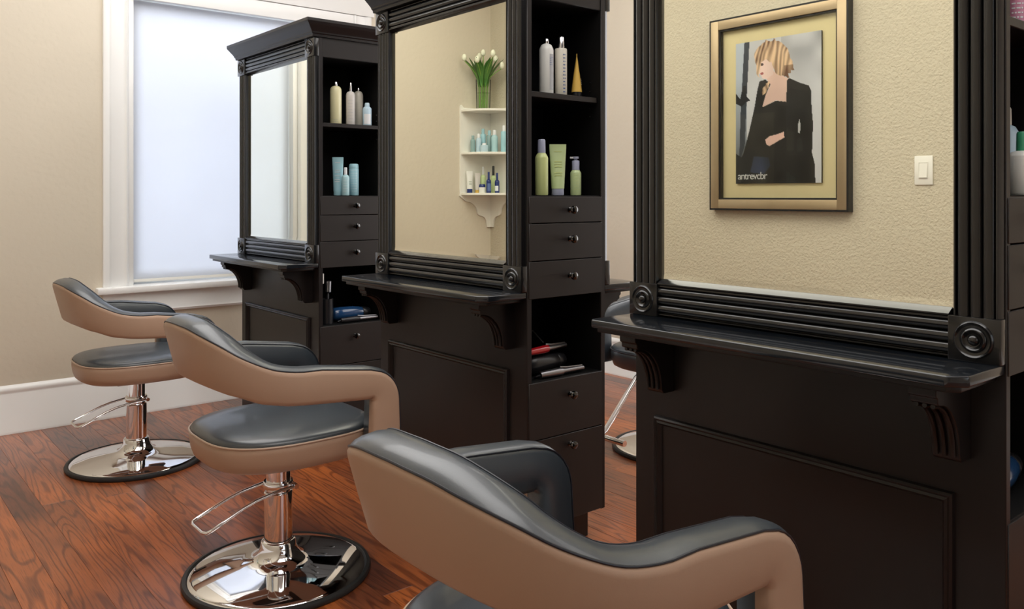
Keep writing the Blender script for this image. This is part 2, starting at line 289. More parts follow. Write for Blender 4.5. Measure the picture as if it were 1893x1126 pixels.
# ------------------------------------------------------------------ styling stations
SW, SD = .912, .362            # width (Y), depth (X)
def reeds(n, w, d, base=0.010):
    """profile across w: n rounded reeds rising d above base, closed at 0"""
    p = [(0, 0), (0, base*.4), (.005, base+d*.7), (.008, base+d*.7), (.009, base)]; u0, u1 = .010, w-.010; rw = (u1-u0)/n
    for i in range(n):
        a = u0+i*rw
        for t in (0.0, .04, .14, .26, .5, .74, .86, .96, 1.0):
            p.append((a+rw*t, base + (0 if t in (0.0, 1.0) else d*(sin(pi*t)**.38))))
    p += [(w-.009, base), (w-.008, base+d*.7), (w-.005, base+d*.7), (w, base*.4), (w, 0)]
    return p
def rail_profile(w, d, base=0.010):
    p = reeds(3, w-.012, d, base)[:-2]      # lip next to the mirror
    return p + [(w-.0135, base+d), (w-.011, base+d), (w-.0005, .0042), (w, .002), (w, 0)]
def make_station():
    r = empty('styling_station', (0, 0, 0))      # local: front face at x=0, near side face at y=0, far end at y=SW
    ZT = 1.94; ts = .020; td = .30               # tower depth along y
    # carcass
    b = MB()
    b.box(0, ts, 0, SW, 0, ZT); b.box(SD-ts, SD, 0, SW, .093, ZT)
    b.box(ts, SD-ts, td, SW, .10, ZT)
    b.box(ts, SD-ts, 0.003, td, ZT-.10, ZT); b.box(ts, SD-ts, .004, td, .093, .11)
    b.box(ts, SD-ts, .004, td, .572, .578)
    b.box(ts, SD-ts, .004, td, .853, .860); b.box(ts, SD-ts, .004, td, 1.184, 1.190)
    b.build('cabinet_body', 'espresso', r, bevel=.0012, seg=1)
    MB().box(.02, SD-.055, .03, SW-.02, 0, .0935).build('toe_kick', 'espresso', r)
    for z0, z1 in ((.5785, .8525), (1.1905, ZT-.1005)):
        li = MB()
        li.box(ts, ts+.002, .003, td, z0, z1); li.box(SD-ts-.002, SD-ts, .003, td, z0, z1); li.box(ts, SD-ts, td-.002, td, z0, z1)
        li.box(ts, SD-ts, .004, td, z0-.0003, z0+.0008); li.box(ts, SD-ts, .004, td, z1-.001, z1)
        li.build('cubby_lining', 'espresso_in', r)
    MB().box(ts+.002, SD-ts-.008, .012, td-.003, 1.515, 1.534).build('shelf', 'espresso', r, bevel=.0015, seg=1)
    for z in (1.47, 1.50, 1.56, 1.59):
        MB().lathe([(.0025, 0), (.0025, .003), (.001, .004)], 8, (0,0,0), 'x').build('shelf_pin', 'steel', r, loc=(SD-ts-.006, .05, z))
    # drawer and door fronts
    def front(name, z0, z1, kz, kx=None):
        d = MB().box(ts*.35, SD-ts*.75, -.002, .016, z0+.0015, z1-.0015).build(name, 'espresso_drawer_lit', r, bevel=.0012, seg=1)
        k = MB().lathe([(.0095, 0), (.009, -.002), (.005, -.004), (.0045, -.011), (.007, -.015), (.013, -.018), (.0145, -.023), (.0125, -.028), (.006, -.031), (.001, -.0315)], 20, (kx or SD/2, -.002, kz), 'y')
        k.build('knob', 'knob', d)
    front('drawer', 1.099, 1.188, 1.143, SD*.52); front('drawer', .975, 1.099, 1.045, SD*.52); front('drawer', .851, .975, .921, SD*.52)
    front('drawer', .388, .578, .520, SD*.52); front('door', .095, .388, .352, SD*.52)
    # crown moulding swept around three sides (no return at the far end)
    cpz = [(0, 1.930), (.010, 1.930), (.012, 1.940), (.018, 1.944), (.020, 1.950), (.030, 1.960), (.045, 1.974), (.056, 1.984), (.060, 1.990), (.060, 2.003), (.0, 2.003)]
    def cring(kx, ky):  # outline corners by offset
        return None
    rings = []
    for o_, z in cpz:
        q = o_+.026
        rings.append([(-q, SW+.001, z), (-q, -o_, z), (SD+q, -o_, z), (SD+q, SW+.001, z)])
    vs = []; fs = []
    mb = MB(); n = len(rings)
    for rg in rings: vs += rg
    for i in range(n-1):
        for k in range(3): fs.append((i*4+k, i*4+k+1, (i+1)*4+k+1, (i+1)*4+k))
    fs.append(tuple(i*4 for i in range(n))); fs.append(tuple(i*4+3 for i in reversed(range(n))))
    fs.append(((n-1)*4, (n-1)*4+1, (n-1)*4+2, (n-1)*4+3)); fs.append((0, 1, 2, 3)); 
    # close between last and first so the shape is solid
    for k in range(4): pass
    fs.append((0, 3, (n-1)*4+3, (n-1)*4))
    mb.add(vs, fs).build('crown_moulding', 'espresso', r, ang=20)
    # both faces: sgn -1 = front (towards -x), +1 = rear
    B = .094
    for sgn in (-1, 1):
        F = 0 if sgn < 0 else SD
        X = lambda a: F + sgn*a
        zb0, zb1, zt0, zt1 = .876, .961, 1.842, 1.930
        for ya in (0.0, SW-B):
            pr = reeds(3, B-.006, .012)
            mb = MB().loft([[(X(b_), ya+.003+a, z) for a, b_ in pr] for z in (zb1, zt0)]); mb.build('fluted_column', 'frame_wood', r, ang=25)
            for z0, z1 in ((zb0, zb1), (zt0, zt1)):
                mb = MB().box(min(X(0), X(.026)), max(X(0), X(.026)), ya, ya+B, z0, z1)
                bk = mb.build('rosette_block', 'frame_wood', r, bevel=.002)
                h = .038
                prof = [(.036, .020), (.036, .027), (.033, .030), (.030, .027), (.028, .0262), (.024, .0262), (.022, .030), (.019, .0315), (.016, .029), (.0135, .0262), (.011, .0262), (.0095, .030), (.006, .034), (.001, .0352)]
                MB().lathe([(a, X(b_)) for a, b_ in prof], 32, (0, ya+B/2, (z0+z1)/2), 'x').build('rosette', 'frame_wood', bk, ang=50)
        for z0, z1, up_ in ((zb0, zb1+.013, 1), (zt0-.004, zt1, 0)):
            pr = rail_profile(z1-z0, .012)
            MB().loft([[(X(b_), y, z0+a if up_ else z1-a) for a, b_ in pr] for y in (B, SW-B)]).build('fluted_rail', 'frame_wood', r, ang=25)
        # mirror with bevelled edge
        y0, y1, z0, z1 = B-.003, SW-B+.003, zb1+.011, zt0-.003; t = .014
        a = [(X(.0018), y0, z0-.001), (X(.0018), y1, z0-.001), (X(.0018), y1, z1), (X(.0018), y0, z1)]
        c = [(X(.0018), y0+.004, z0+t), (X(.0018), y1-.004, z0+t), (X(.0018), y1-.004, z1-.006), (X(.0018), y0+.004, z1-.006)]
        bk_ = [(X(.0002), p[1], p[2]) for p in a]
        MB().add(bk_+a+c, [(0,1,5,4),(1,2,6,5),(2,3,7,6),(3,0,4,7),(4,5,9,8),(5,6,10,9),(6,7,11,10),(7,4,8,11),(8,9,10,11),(0,3,2,1)]).build('mirror', 'mirror', r, smooth=False)
        MB().add([(X(.0018), y0, z0), (X(.0030), y0, z0), (X(.0019), y0, z0+t), (X(.0018), y1, z0), (X(.0030), y1, z0), (X(.0019), y1, z0+t)],
                 [(0,1,2),(3,5,4),(0,3,4,1),(1,4,5,2),(2,5,3,0)]).build('mirror_bevel', 'mirror', r, smooth=False)
        # counter
        o1 = .187; ch = .028
        poly = [(X(0), .002), (X(o1-ch), .002), (X(o1), .002+ch), (X(o1), SW-.006-ch*.4), (X(o1-ch*.4), SW-.006), (X(0), SW-.006)]
        ct = MB().prism(poly, 'z', .855, .876).build('counter', 'espresso_top', r, bevel=.004, seg=3)
        q = .016
        poly = [(X(0), .002+q), (X(o1-ch-q*.4), .002+q), (X(o1-q), .002+ch+q*.4), (X(o1-q), SW-.006-q), (X(0), SW-.006-q)]
        MB().prism(poly, 'z', .843, .8555).build('counter_edge_strip', 'espresso', ct, bevel=.002)
        # corbels
        for yc in (.088, SW-.105):
            w2 = .026
            pf = [(0, .843), (.150, .843), (.150, .826), (.143, .822), (.143, .812)]
            for k in range(9):
                t_ = k/8*pi/2; pf.append((.135-.085*sin(t_), .700+.108*cos(t_)))
            pf += [(.046, .692), (.040, .686), (0, .686)]
            cb = MB().loft([[(X(a_), yc-w2, z) for a_, z in pf], [(X(a_), yc+w2, z) for a_, z in pf]])
            cbo = cb.build('corbel', 'espresso', r, bevel=.0015, seg=1, ang=30)
            for dy in (-.015, 0, .015):
                pts = [(X(.150+.001), yc+dy, .815)]
                pts = [(X(.137-.085*sin(k/8*pi/2)+.001), yc+dy, .700+.108*cos(k/8*pi/2)-.002) for k in range(9)]
                MB().tube(pts, .0045, 8).build('reed', 'espresso', cbo)
        # raised panel moulding
        y0, y1, z0, z1 = .09, SW-.069, .115, .614
        prof = [(0, 0), (.010, .002), (.013, .006), (.010, .011), (.013, .016), (.006, .022), (0, .024)]
        ringsm = []
        for (cy, cz, dy, dz) in ((y0, z0, 1, 1), (y1, z0, -1, 1), (y1, z1, -1, -1), (y0, z1, 1, -1)):
            ringsm.append([(X(h_), cy+dy*d_, cz+dz*d_) for h_, d_ in prof])
        ringsm.append(ringsm[0])
        MB().loft(ringsm, caps=False).build('panel_moulding', 'espresso', r, ang=25)
    return r
proto = make_station()
stations = []
for i, (x, y, lab) in enumerate([
    (1.697, .6014, 'black styling station nearest the camera, mirror reflecting the framed portrait'),
    (1.768, 2.044, 'black styling station in the middle, mirror reflecting the white corner shelf'),
    (1.795, 3.557, 'black styling station beside the window, complete with crown moulding in view')]):
    o = proto if i == 0 else copy_tree(proto)
    o.location = (x, y, 0); tag(o, lab, 'styling station', 'double-sided dark wood styling stations'); stations.append(o)

# ------------------------------------------------------------------ salon chairs
def lerp(a, b, t): return a+(b-a)*t
def prof_at(tab, x):
    for (x0, y0), (x1, y1) in zip(tab, tab[1:]):
        if x <= x1:
            t = (x-x0)/(x1-x0) if x1 > x0 else 0; t = max(0, min(1, t)); t = t*t*(3-2*t)*.35 + t*.65; return lerp(y0, y1, t)
    return tab[-1][1]
def smooth_at(tab, x):
    xs = [a for a, _ in tab]; ys = [b for _, b in tab]; n = len(xs); x = max(xs[0], min(xs[-1], x)); i = 0
    while i < n-2 and x > xs[i+1]: i += 1
    def m(j): return (ys[min(j+1, n-1)]-ys[max(j-1, 0)])/(xs[min(j+1, n-1)]-xs[max(j-1, 0)])
    h = xs[i+1]-xs[i]; t = (x-xs[i])/h
    return (2*t**3-3*t*t+1)*ys[i]+(t**3-2*t*t+t)*h*m(i)+(-2*t**3+3*t*t)*ys[i+1]+(t**3-t*t)*h*m(i+1)
def band_frames():
    fr = []   # (P, N, Wv, h)
    hw = .268; R = .055; xf = .214; zarm = .624; hA = .080
    def arm_z(x): return lerp(.640, .614, (x+.04)/.207)
    side = []
    for k in range(7): side.append((Vector((xf, hw, lerp(.40, zarm-R, k/6))), Vector((0, 1, 0)), Vector((1, 0, 0)), lerp(.10, .088, k/6)))
    for k in range(1, 8):
        a = k/8*pi/2; side.append((Vector((xf-R+R*cos(a), hw, zarm-R+R*sin(a)-.002)), Vector((0, 1, 0)), Vector((cos(a), 0, sin(a))), lerp(.088, hA, k/8)))
    for k in range(8):
        x = lerp(xf-R, 0.0, k/7); top = lerp(.666, .687, k/7); bo = lerp(.578, .589, k/7); side.append((Vector((x, hw, (top+bo)/2)), Vector((0, 1, 0)), Vector((0, 0, 1)), top-bo))
    # back curve, phi 90 (arm) -> 0 (back centre)
    N_ = 26; pts = []
    for k in range(0, N_+1):
        ph = pi/2*(1-k/N_)
        x = -.02 - .262*abs(cos(ph))**.72; y = hw*abs(sin(ph))**.72
        pts.append((ph, x, y))
    for k, (ph, x, y) in enumerate(pts):
        if k == 0: continue
        a = pts[k-1]; b = pts[min(k+1, N_)]
        tx, ty = b[1]-a[1], b[2]-a[2]
        if k == N_: tx, ty = 0, -1
        l = math.hypot(tx, ty); N = Vector((ty/l, -tx/l, 0))
        if N.x > 0 or (abs(N.x) < 1e-6 and N.y < 0): N = -N
        u = (-.02 - x)/.262                     # 0 at arms, 1 at back
        top = smooth_at([(0, .824), (12, .820), (23, .807), (38, .780), (50, .751), (60, .729), (72, .705), (82, .693), (90, .687)], math.degrees(ph))
        bot = prof_at([(0, .590), (.25, .596), (.5, .607), (.8, .635), (1.0, .655)], u)
        tau = radians(lerp(1, 14, min(1, u*1.05)**1.3))
        h = (top-bot)/cos(tau)
        Wv = Vector((0, 0, cos(tau))) + N*sin(tau); N2 = N*cos(tau) - Vector((0, 0, sin(tau)))
        side.append((Vector((x, y, (top+bot)/2)) + N*(.5*(top-bot)*math.tan(tau) - .035*u), N2, Wv, h))
    right = [(Vector((p.x, -p.y, p.z)), Vector((n.x, -n.y, n.z)), Vector((w.x, -w.y, w.z)), h) for p, n, w, h in side]
    return right + list(reversed(side[:-1]))
def band(section, fr):
    return MB().loft([[P + N*n + Wv*w for n, w in section(h)] for P, N, Wv, h in fr])
def sup(hx, hy, cx, n=3.0, seg=56):
    out = []
    for k in range(seg):
        a = 2*pi*k/seg; c_, s_ = cos(a), sin(a); e = 2/n if c_ > 0 else 2/(n*.82)
        out.append((cx+hx*math.copysign(abs(c_)**e, c_), hy*math.copysign(abs(s_)**(2/n), s_)))
    return out
def make_chair(outer, footrest=False):
    r = empty('salon_chair', (0, 0, 0))
    fr = band_frames(); T = .036
    def s_shell(h):
        t = h/2
        return [(T-.006, t+.001), (T-.001, t-.004), (T+.001, t-.014), (T+.001, 0), (T, -t+.014), (T-.003, -t+.005), (T-.010, -t), (.004, -t), (.004, t-.004)]
    def s_pad(h):
        t = h/2
        return [(T-.007, t-.003), (T-.007, t+.003), (T-.016, t+.008), (T*.2, t+.010), (-T*.4, t+.009), (-T+.006, t+.004), (-T-.001, t-.006), (-T-.003, -t*.1), (-T-.002, -t+.012), (-T+.006, -t+.002), (.006, -t+.001), (.006, t-.003)]
    band(s_shell, fr).build('backrest_shell', outer, r, ang=60)
    pad = band(s_pad, fr).build('backrest_pad', 'black', r, ang=60)
    MB().tube([P + N*(T-.0055) + Wv*(h/2+.0015) for P, N, Wv, h in fr], .0022, 8).build('piping', 'piping', pad)
    MB().tube([P - N*(T-.004) + Wv*(h/2+.0035) for P, N, Wv, h in fr], .0016, 6).build('piping', 'piping', pad)
    # seat
    S = MB(); rings = []
    for z, k in ((.388, .80), (.390, .90), (.398, .955), (.420, .985), (.450, 1.0), (.468, .998), (.470, .985)):
        rings.append([(x, y, z) for x, y in sup(.262*k, .248*k, .012)])
    S.loft(rings).build('seat_shell', outer, r, ang=60)
    S = MB(); rings = []
    for z, k in ((.462, .975), (.474, .985), (.482, .97), (.489, .92), (.494, .80), (.497, .6), (.4985, .3), (.499, .02)):
        rings.append([(x, y, z) for x, y in sup(.262*k, .248*k, .012)])
    cush = S.loft(rings).build('seat_cushion', 'black', r, ang=60)
    MB().tube([(x, y, .471) for x, y in sup(.262, .248, .012)], .003, 6, closed=True).build('piping', 'pipingtan' if outer == 'tan' else 'piping', cush)
    MB().box(-.10, .10, -.08, .08, .362, .390).build('mounting_plate', 'black_plastic', r, bevel=.004)
    # chrome column and base
    MB().lathe([(.040, .06), (.0435, .062), (.0435, .258), (.041, .262), (.037, .264), (.037, .366), (.055, .368), (.055, .374)], 40).build('hydraulic_column', 'chrome', r, ang=30)
    MB().lathe([(.044, .272), (.046, .275), (.046, .292), (.044, .295)], 36).build('collar', 'chrome', r)
    MB().lathe([(.276, .010), (.272, .017), (.255, .023), (.19, .036), (.12, .044), (.092, .049), (.078, .055), (.068, .064), (.060, .076), (.055, .090), (.053, .104), (.050, .108), (.042, .110)], 72).build('base_plate', 'chrome', r, ang=50)
    MB().lathe([(.276, 0), (.285, .002), (.288, .010), (.284, .018), (.274, .020), (.270, .010)], 72).build('base_rim', 'rubber', r, ang=50)
    # pump lever: bent wire loop
    pts = [(.030, -.062, .284), (-.02, -.062, .282), (-.10, -.064, .268), (-.14, -.066, .256), (-.235, -.072, .216), (-.250, -.068, .210), (-.256, -.05, .208),
           (-.256, .03, .208), (-.250, .048, .210), (-.235, .052, .216), (-.14, .046, .256), (-.10, .044, .268), (-.02, .042, .282), (.030, .042, .284)]
    MB().tube(pts, .0048, 10).build('pump_lever', 'chrome', r, ang=60)
    MB().tube([(.030, -.068, .284), (.030, .048, .284)], .008, 12).build('lever_pivot', 'chrome', r)
    if footrest:
        MB().tube([(.20, 0, .40), (.26, 0, .37), (.46, 0, .17), (.50, 0, .15)], .011, 12).build('footrest_arm', 'chrome', r, ang=60)
        MB().tube([(.50, -.15, .15), (.50, .15, .15)], .013, 12).build('footrest_bar', 'chrome', r, ang=60)
    return r
chp = make_chair('tan')
for i, (x, y, rz, lab) in enumerate([
    (.955, 1.03, 0, 'tan and black salon chair closest to camera, its base out of frame'),
    (1.118, 2.492, 0, 'tan and black salon chair in front of the middle styling station'),
    (1.100, 3.95, 0, 'tan and black salon chair in front of the window-side station')]):
    o = chp if i == 0 else copy_tree(chp)
    o.location = (x, y, 0); o.rotation_euler = (0, 0, rz); tag(o, lab, 'chair', 'tan salon chairs facing the mirrors')
    if i == 0: first_chair = o
th = radians(-2.2); pvx, pvz = -.05, .62     # this one is pumped up and pitched back a little
for c_ in kids(first_chair):
    nm = c_.name.split('.')[0]
    if nm in ('backrest_shell', 'backrest_pad', 'seat_shell', 'seat_cushion', 'mounting_plate'):
        c_.rotation_euler.y = th
        c_.location = (pvx-(pvx*cos(th)+pvz*sin(th)), 0, pvz-(-pvx*sin(th)+pvz*cos(th))+.003)
    if nm in ('pump_lever', 'lever_pivot'): c_.rotation_euler.z = radians(60)
o = make_chair('black', True); o.location = (3.10, 2.53, 0); o.rotation_euler = (0, 0, pi)
tag(o, 'all-black salon chair with slanted chrome footrest seen between two stations', 'chair')

# ------------------------------------------------------------------ framed portrait and switch on the left wall (seen in the mirror)
pic = empty('framed_picture', (XL, 2.333, 1.115))
PY, PH = .387, .998       # half width, height
def ringbox(mb, x0, x1, hy, z0, z1, w):
    mb.box(x0, x1, -hy, -hy+w, z0, z1); mb.box(x0, x1, hy-w, hy, z0, z1); mb.box(x0, x1, -hy+w, hy-w, z0, z0+w); mb.box(x0, x1, -hy+w, hy-w, z1-w, z1); return mb
ringbox(MB(), .0, .043, PY, 0, PH, .014).build('frame_edge', 'frame_black', pic, bevel=.001, seg=1)
ringbox(MB(), .028, .0445, PY-.009, .009, PH-.009, .047).build('frame', 'frame_champ', pic, bevel=.002)
ringbox(MB(), .010, .036, PY-.055, .055, PH-.055, .010).build('inner_lip', 'frame_black', pic, bevel=.001, seg=1)
MB().box(.004, .008, -PY+.02, PY-.02, .02, PH-.02).build('mat_board', 'matboard', pic)
MB().box(.030, .032, -PY+.06, PY-.06, .06, PH-.06).build('glass_pane', 'clear_glazing', pic, smooth=False)

def inpoly(x, y, P):
    c = False; j = len(P)-1
    for i in range(len(P)):
        if (P[i][1] > y) != (P[j][1] > y) and x < (P[j][0]-P[i][0])*(y-P[i][1])/(P[j][1]-P[i][1])+P[i][0]: c = not c
        j = i
    return c
def portrait():
    NX, NY = 150, 224; w, h = .478, .722
    def cv(pts):
        o = []
        for u, v in pts:
            x = (u-182)/445; top = 240-75*x; bot = 955-15*x; o.append((x, (v-top)/(bot-top)))
        return o
    rnd = random.Random(3)
    gridn = [[rnd.random() for _ in range(14)] for _ in range(20)]
    def nz(x, y, f):
        x = (x*f) % 12; y = (y*f) % 18; i, j = int(x), int(y); a, b = x-i, y-j; a = a*a*(3-2*a); b = b*b*(3-2*b)
        return lerp(lerp(gridn[j][i], gridn[j][i+1], a), lerp(gridn[j+1][i], gridn[j+1][i+1], a), b)
    jacket = cv([(312,428),(345,418),(372,440),(345,500),(328,560),(400,526),(452,530),(455,480),(458,418),(470,410),(520,432),(566,446),(577,470),(580,560),(587,640),(584,720),(582,790),(596,850),(598,950),(176,962),(182,890),(206,840),(226,790),(255,690),(286,560),(300,480)])
    skin = cv([(345,410),(385,372),(412,392),(436,398),(462,412),(458,470),(454,532),(400,524),(326,562),(345,500),(372,445)])
    face = cv([(310,330),(330,306),(372,312),(392,350),(384,392),(352,416),(330,414),(320,396),(308,385),(312,368),(302,358)])
    hair = cv([(292,330),(290,290),(306,256),(336,232),(350,216),(376,222),(388,208),(410,222),(440,232),(466,256),(474,300),(486,340),(499,366),(476,366),(480,392),(460,384),(462,410),(440,396),(424,402),(404,388),(392,360),(380,330),(352,316),(330,330),(318,352),(306,396),(318,412),(304,404),(296,372)])
    lock = cv([(352,430),(368,432),(352,478),(330,500),(328,470)])
    post = cv([(230,228),(258,224),(244,500),(232,760),(200,860),(208,600)])
    claw = cv([(180,492),(206,520),(222,455),(240,450),(238,500),(262,528),(238,536),(215,560),(180,545)])
    blob = cv([(180,800),(215,820),(250,770),(300,800),(300,880),(250,950),(180,960)])
    hand = cv([(344,726),(366,708),(404,698),(440,684),(444,712),(404,736),(366,758),(350,750)])
    sleeve = cv([(440,684),(470,676),(470,730),(444,714)])
    jean = cv([(282,812),(362,816),(370,858),(340,900),(262,896)])
    gap = cv([(520,618),(526,650),(522,690),(514,688),(512,650)])
    lapel = cv([(458,420),(470,412),(476,560),(462,680),(452,680),(454,540)])
    def col(x, y):
        s = .5+.5*nz(x+3, y, 9)
        b = lerp(.66, .82, y) + .12*(nz(x, y, 5)-.5)
        if x > .55 and y < .35: b -= .38*(1-abs(y-.1)/.25)*nz(x, y, 7) if abs(y-.1) < .25 else 0
        c = (b*.96, b*.97, b*1.03)
        if x < .14:
            d = lerp(.62, .14, min(1, max(0, (y-.25)*1.6))); c = (d*.9, d, d*1.15)
        if inpoly(x, y, post): c = (.045, .055, .075)
        if inpoly(x, y, claw): c = (.012, .012, .016)
        if inpoly(x, y, skin): c = tuple(q*(.85+.25*nz(x, y, 8)) for q in (.85, .60, .52))
        if inpoly(x, y, jacket): q = .010+.012*nz(x, y, 9); c = (q*1.1, q, q*.95)
        if inpoly(x, y, lapel): c = (.020, .018, .020)
        if inpoly(x, y, blob): c = (.010, .011, .014)
        if inpoly(x, y, jean): q = .5+.8*nz(x, y, 10); c = (.030*q, .042*q, .085*q)
        if inpoly(x, y, gap): c = (.60, .61, .63)
        if inpoly(x, y, hand): c = tuple(q*(.8+.4*nz(x, y, 10)) for q in (.88, .58, .50))
        if inpoly(x, y, face): q = lerp(.75, 1.05, min(1, max(0, 1-abs(x-.33)*4))); c = (.95*q, .72*q, .66*q)
        fx, fy = cv([(322, 342)])[0]
        if ((x-fx)/.030)**2+((y-fy)/.010)**2 < 1: c = (.10, .06, .06)
        mx_, my_ = cv([(326, 388)])[0]
        if ((x-mx_)/.020)**2+((y-my_)/.008)**2 < 1: c = (.45, .12, .12)
        hx_, hy_ = x+.030*(nz(x, y*.7, 31)-.5), y+.022*(nz(x+2, y, 27)-.5)
        if inpoly(hx_, hy_, hair) or inpoly(hx_, hy_, lock):
            a = math.atan2(y-.03, (x-.45)*.8); q = .5+.5*sin((x-.45)*(120-60*y)+y*30+15*nz(x, y, 8)); q = q*.5+.5*nz(x+y*.3, y*.5, 30)
            if x > .58 and y > .2: q *= .45
            q = max(0, min(1, (q-.5)*1.3+.58 - .5*max(0, y-.16)*4*(1 if x > .5 else 0) - .35*max(0, .09-y)*9)); c = (lerp(.16, .92, q), lerp(.075, .66, q), lerp(.045, .43, q))
        return c
    vs = []; cs = []
    for j in range(NY+1):
        for i in range(NX+1):
            x, y = i/NX, j/NY; vs.append((0, (.5-x)*w, (1-y)*h)); cs.append(col(x, y))
    fs = [(j*(NX+1)+i, (j+1)*(NX+1)+i, (j+1)*(NX+1)+i+1, j*(NX+1)+i+1) for j in range(NY) for i in range(NX)]
    me = bpy.data.meshes.new('portrait_print'); me.from_pydata(vs, [], fs)
    at = me.color_attributes.new('Col', 'FLOAT_COLOR', 'POINT')
    at.data.foreach_set('color', [q for c in cs for q in (*c, 1)])
    m = bpy.data.materials.new('portrait_print_ink'); m.use_nodes = True; b = m.node_tree.nodes['Principled BSDF']; b.inputs['Roughness'].default_value = .4
    a = m.node_tree.nodes.new('ShaderNodeVertexColor'); a.layer_name = 'Col'; m.node_tree.links.new(a.outputs[0], b.inputs['Base Color'])
    me.materials.append(m); o = bpy.data.objects.new('portrait_print', me); COL.objects.link(o); return o, w, h
pp, pw, ph_ = portrait(); pp.parent = pic; pp.location = (.0222, -.003, .137)
pb = MB().box(.012, .0218, -pw/2-.003, pw/2-.003, .137, .137+ph_).build('print_backing', 'frame_black', pic)
# white lettering low on the print (letters run so that they read in the mirror)
tx = bpy.data.curves.new('print_lettering', 'FONT'); tx.body = 'antrevcbr'; tx.size = .052; tx.extrude = .0002; tx.align_x = 'LEFT'; tx.space_character = .86
to = bpy.data.objects.new('print_lettering_src', tx); COL.objects.link(to)
dg = bpy.context.evaluated_depsgraph_get(); me = bpy.data.meshes.new_from_object(to.evaluated_get(dg)); bpy.data.objects.remove(to)
for v in me.vertices: x_, y_, z_ = v.co; v.co = (z_+.0008, pw/2-.012-x_, y_+.022)
me.materials.append(M['label_white']); lt = bpy.data.objects.new('print_lettering', me); COL.objects.link(lt); lt.parent = pp
tag(pic, 'framed portrait of short-haired person in black jacket, seen reflected in nearest mirror', 'picture')

sw = empty('light_switch', (XL, 1.625, 1.237))
MB().box(0, .007, -.039, .039, 0, .126).build('cover_plate', 'white_plastic', sw, bevel=.003)
ringbox(MB(), .006, .009, .020, .028, .098, .002).build('switch_bezel', 'white_plastic', sw)
MB().add([(.007,-.017,.031),(.007,.017,.031),(.007,.017,.095),(.007,-.017,.095),(.013,-.017,.031),(.013,.017,.031),(.008,.017,.095),(.008,-.017,.095)],
         [(0,3,2,1),(4,5,6,7),(0,1,5,4),(1,2,6,5),(2,3,7,6),(3,0,4,7)]).build('rocker', 'white_plastic', sw, bevel=.001, seg=1)
tag(sw, 'white rocker light switch on textured wall beside the framed portrait', 'light switch')

# ------------------------------------------------------------------ bottles, tubes, jars
def lb(o, label, cat, group): return tag(o, label, cat, group)
def bottle(name, loc, r, h, body, cap, style='round', capr=.5, caph=.12, label=None, lcol='label_grey', rz=0, neck=.4):
    o = empty(name, loc, rz); hb = h*(1-caph)
    if style == 'round':      # rounded shoulders
        pr = [(r*.90, 0), (r, .004), (r, hb*.86), (r*.96, hb*.91), (r*.84, hb*.955), (r*.62, hb*.985), (r*capr*.9, hb)]
    elif style == 'slope':
        pr = [(r*.92, 0), (r, .004), (r, hb*.87), (r*.95, hb*.90), (r*.72, hb*.97), (r*capr*.9, hb)]
    else:                     # can or straight cylinder
        pr = [(r*.92, 0), (r, .003), (r, hb*.965), (r*.93, hb*.99), (r*capr, hb)]
    MB().lathe(pr, 28).build('bottle_body', body, o, ang=50)
    c = r*capr
    if cap == 'pump':
        MB().lathe([(c, hb-.001), (c, hb+(h-hb)*.66), (c*.9, hb+(h-hb)*.70), (c*.45, hb+(h-hb)*.72), (c*.45, hb+(h-hb)*.82), (c*.85, hb+(h-hb)*.84), (c*.85, h)], 20).build('pump', 'grey_violet', o)
        MB().box(-c*.3, c*1.6, -c*.4, c*.4, h-(h-hb)*.15, h-.001).build('nozzle', 'label_white', o, bevel=.001)
    else:
        MB().lathe([(c, hb-.001), (c*1.02, hb+.003), (c*.96, h-.004), (c*.8, h)], 20).build('cap', cap, o, ang=50)
    if label:
        z0, z1, a0, a1 = label; vs = []; fs = []; n = 12
        for k in range(n+1):
            a = radians(a0+(a1-a0)*k/n); vs += [((r+.0004)*cos(a), (r+.0004)*sin(a), h*z0), ((r+.0004)*cos(a), (r+.0004)*sin(a), h*z1)]
            if k: fs.append((2*k-2, 2*k, 2*k+1, 2*k-1))
        MB().add(vs, fs).build('label_print', lcol, o)
    return o
def print_lines(o, r, z0, z1, n, a0, a1, col='label_grey', t=.0015):
    """small printed lines of lettering-like marks on a body of radius r"""
    mb = MB()
    for i in range(n):
        z = lerp(z0, z1, i/max(1, n-1)); aa = a0
        while aa < a1-2:
            ab = min(a1, aa+random.uniform(8, 22)); vs = []; fs = []
            for k in range(4):
                a = radians(lerp(aa, ab, k/3)); vs += [((r+.0007)*cos(a), (r+.0007)*sin(a), z), ((r+.0007)*cos(a), (r+.0007)*sin(a), z+t)]
                if k: fs.append((2*k-2, 2*k, 2*k+1, 2*k-1))
            mb.add(vs, fs); aa = ab+6
    mb.build('printed_text', col, o, smooth=False)
def tube_(name, loc, r, h, w, body, cap, cap_at='bottom', rz=0, caph=.12, label=None):
    o = empty(name, loc, rz); z0 = h*caph if cap_at == 'bottom' else 0
    rings = []
    for k in range(9):
        t = k/8; rx = lerp(r, w, t); ry = lerp(r, .002, t**1.1)
        rings.append([(rx*cos(2*pi*q/28), ry*sin(2*pi*q/28), lerp(z0, h*.93, t)) for q in range(28)])
    rings.append([(w*cos(2*pi*q/28), .002*sin(2*pi*q/28), h) for q in range(28)])
    b = MB().loft(rings).build('tube_body', body, o, ang=50)
    MB().lathe([(r*.93, 0), (r*.97, .003), (r*.95, z0)], 28).build('cap', cap, o)
    if label:
        mb = MB()
        for zz in label[0]:
            t = (zz*h-z0)/(h*.93-z0); ry = lerp(r, .002, t**1.1)+.0006; ww = label[2]*r
            mb.box(-ww, ww, -ry-.0004, -ry, zz*h, zz*h+.003)
        mb.build('printed_text', label[1], o, smooth=False)
    return o
FA = -130   # direction from a bottle towards the camera, degrees
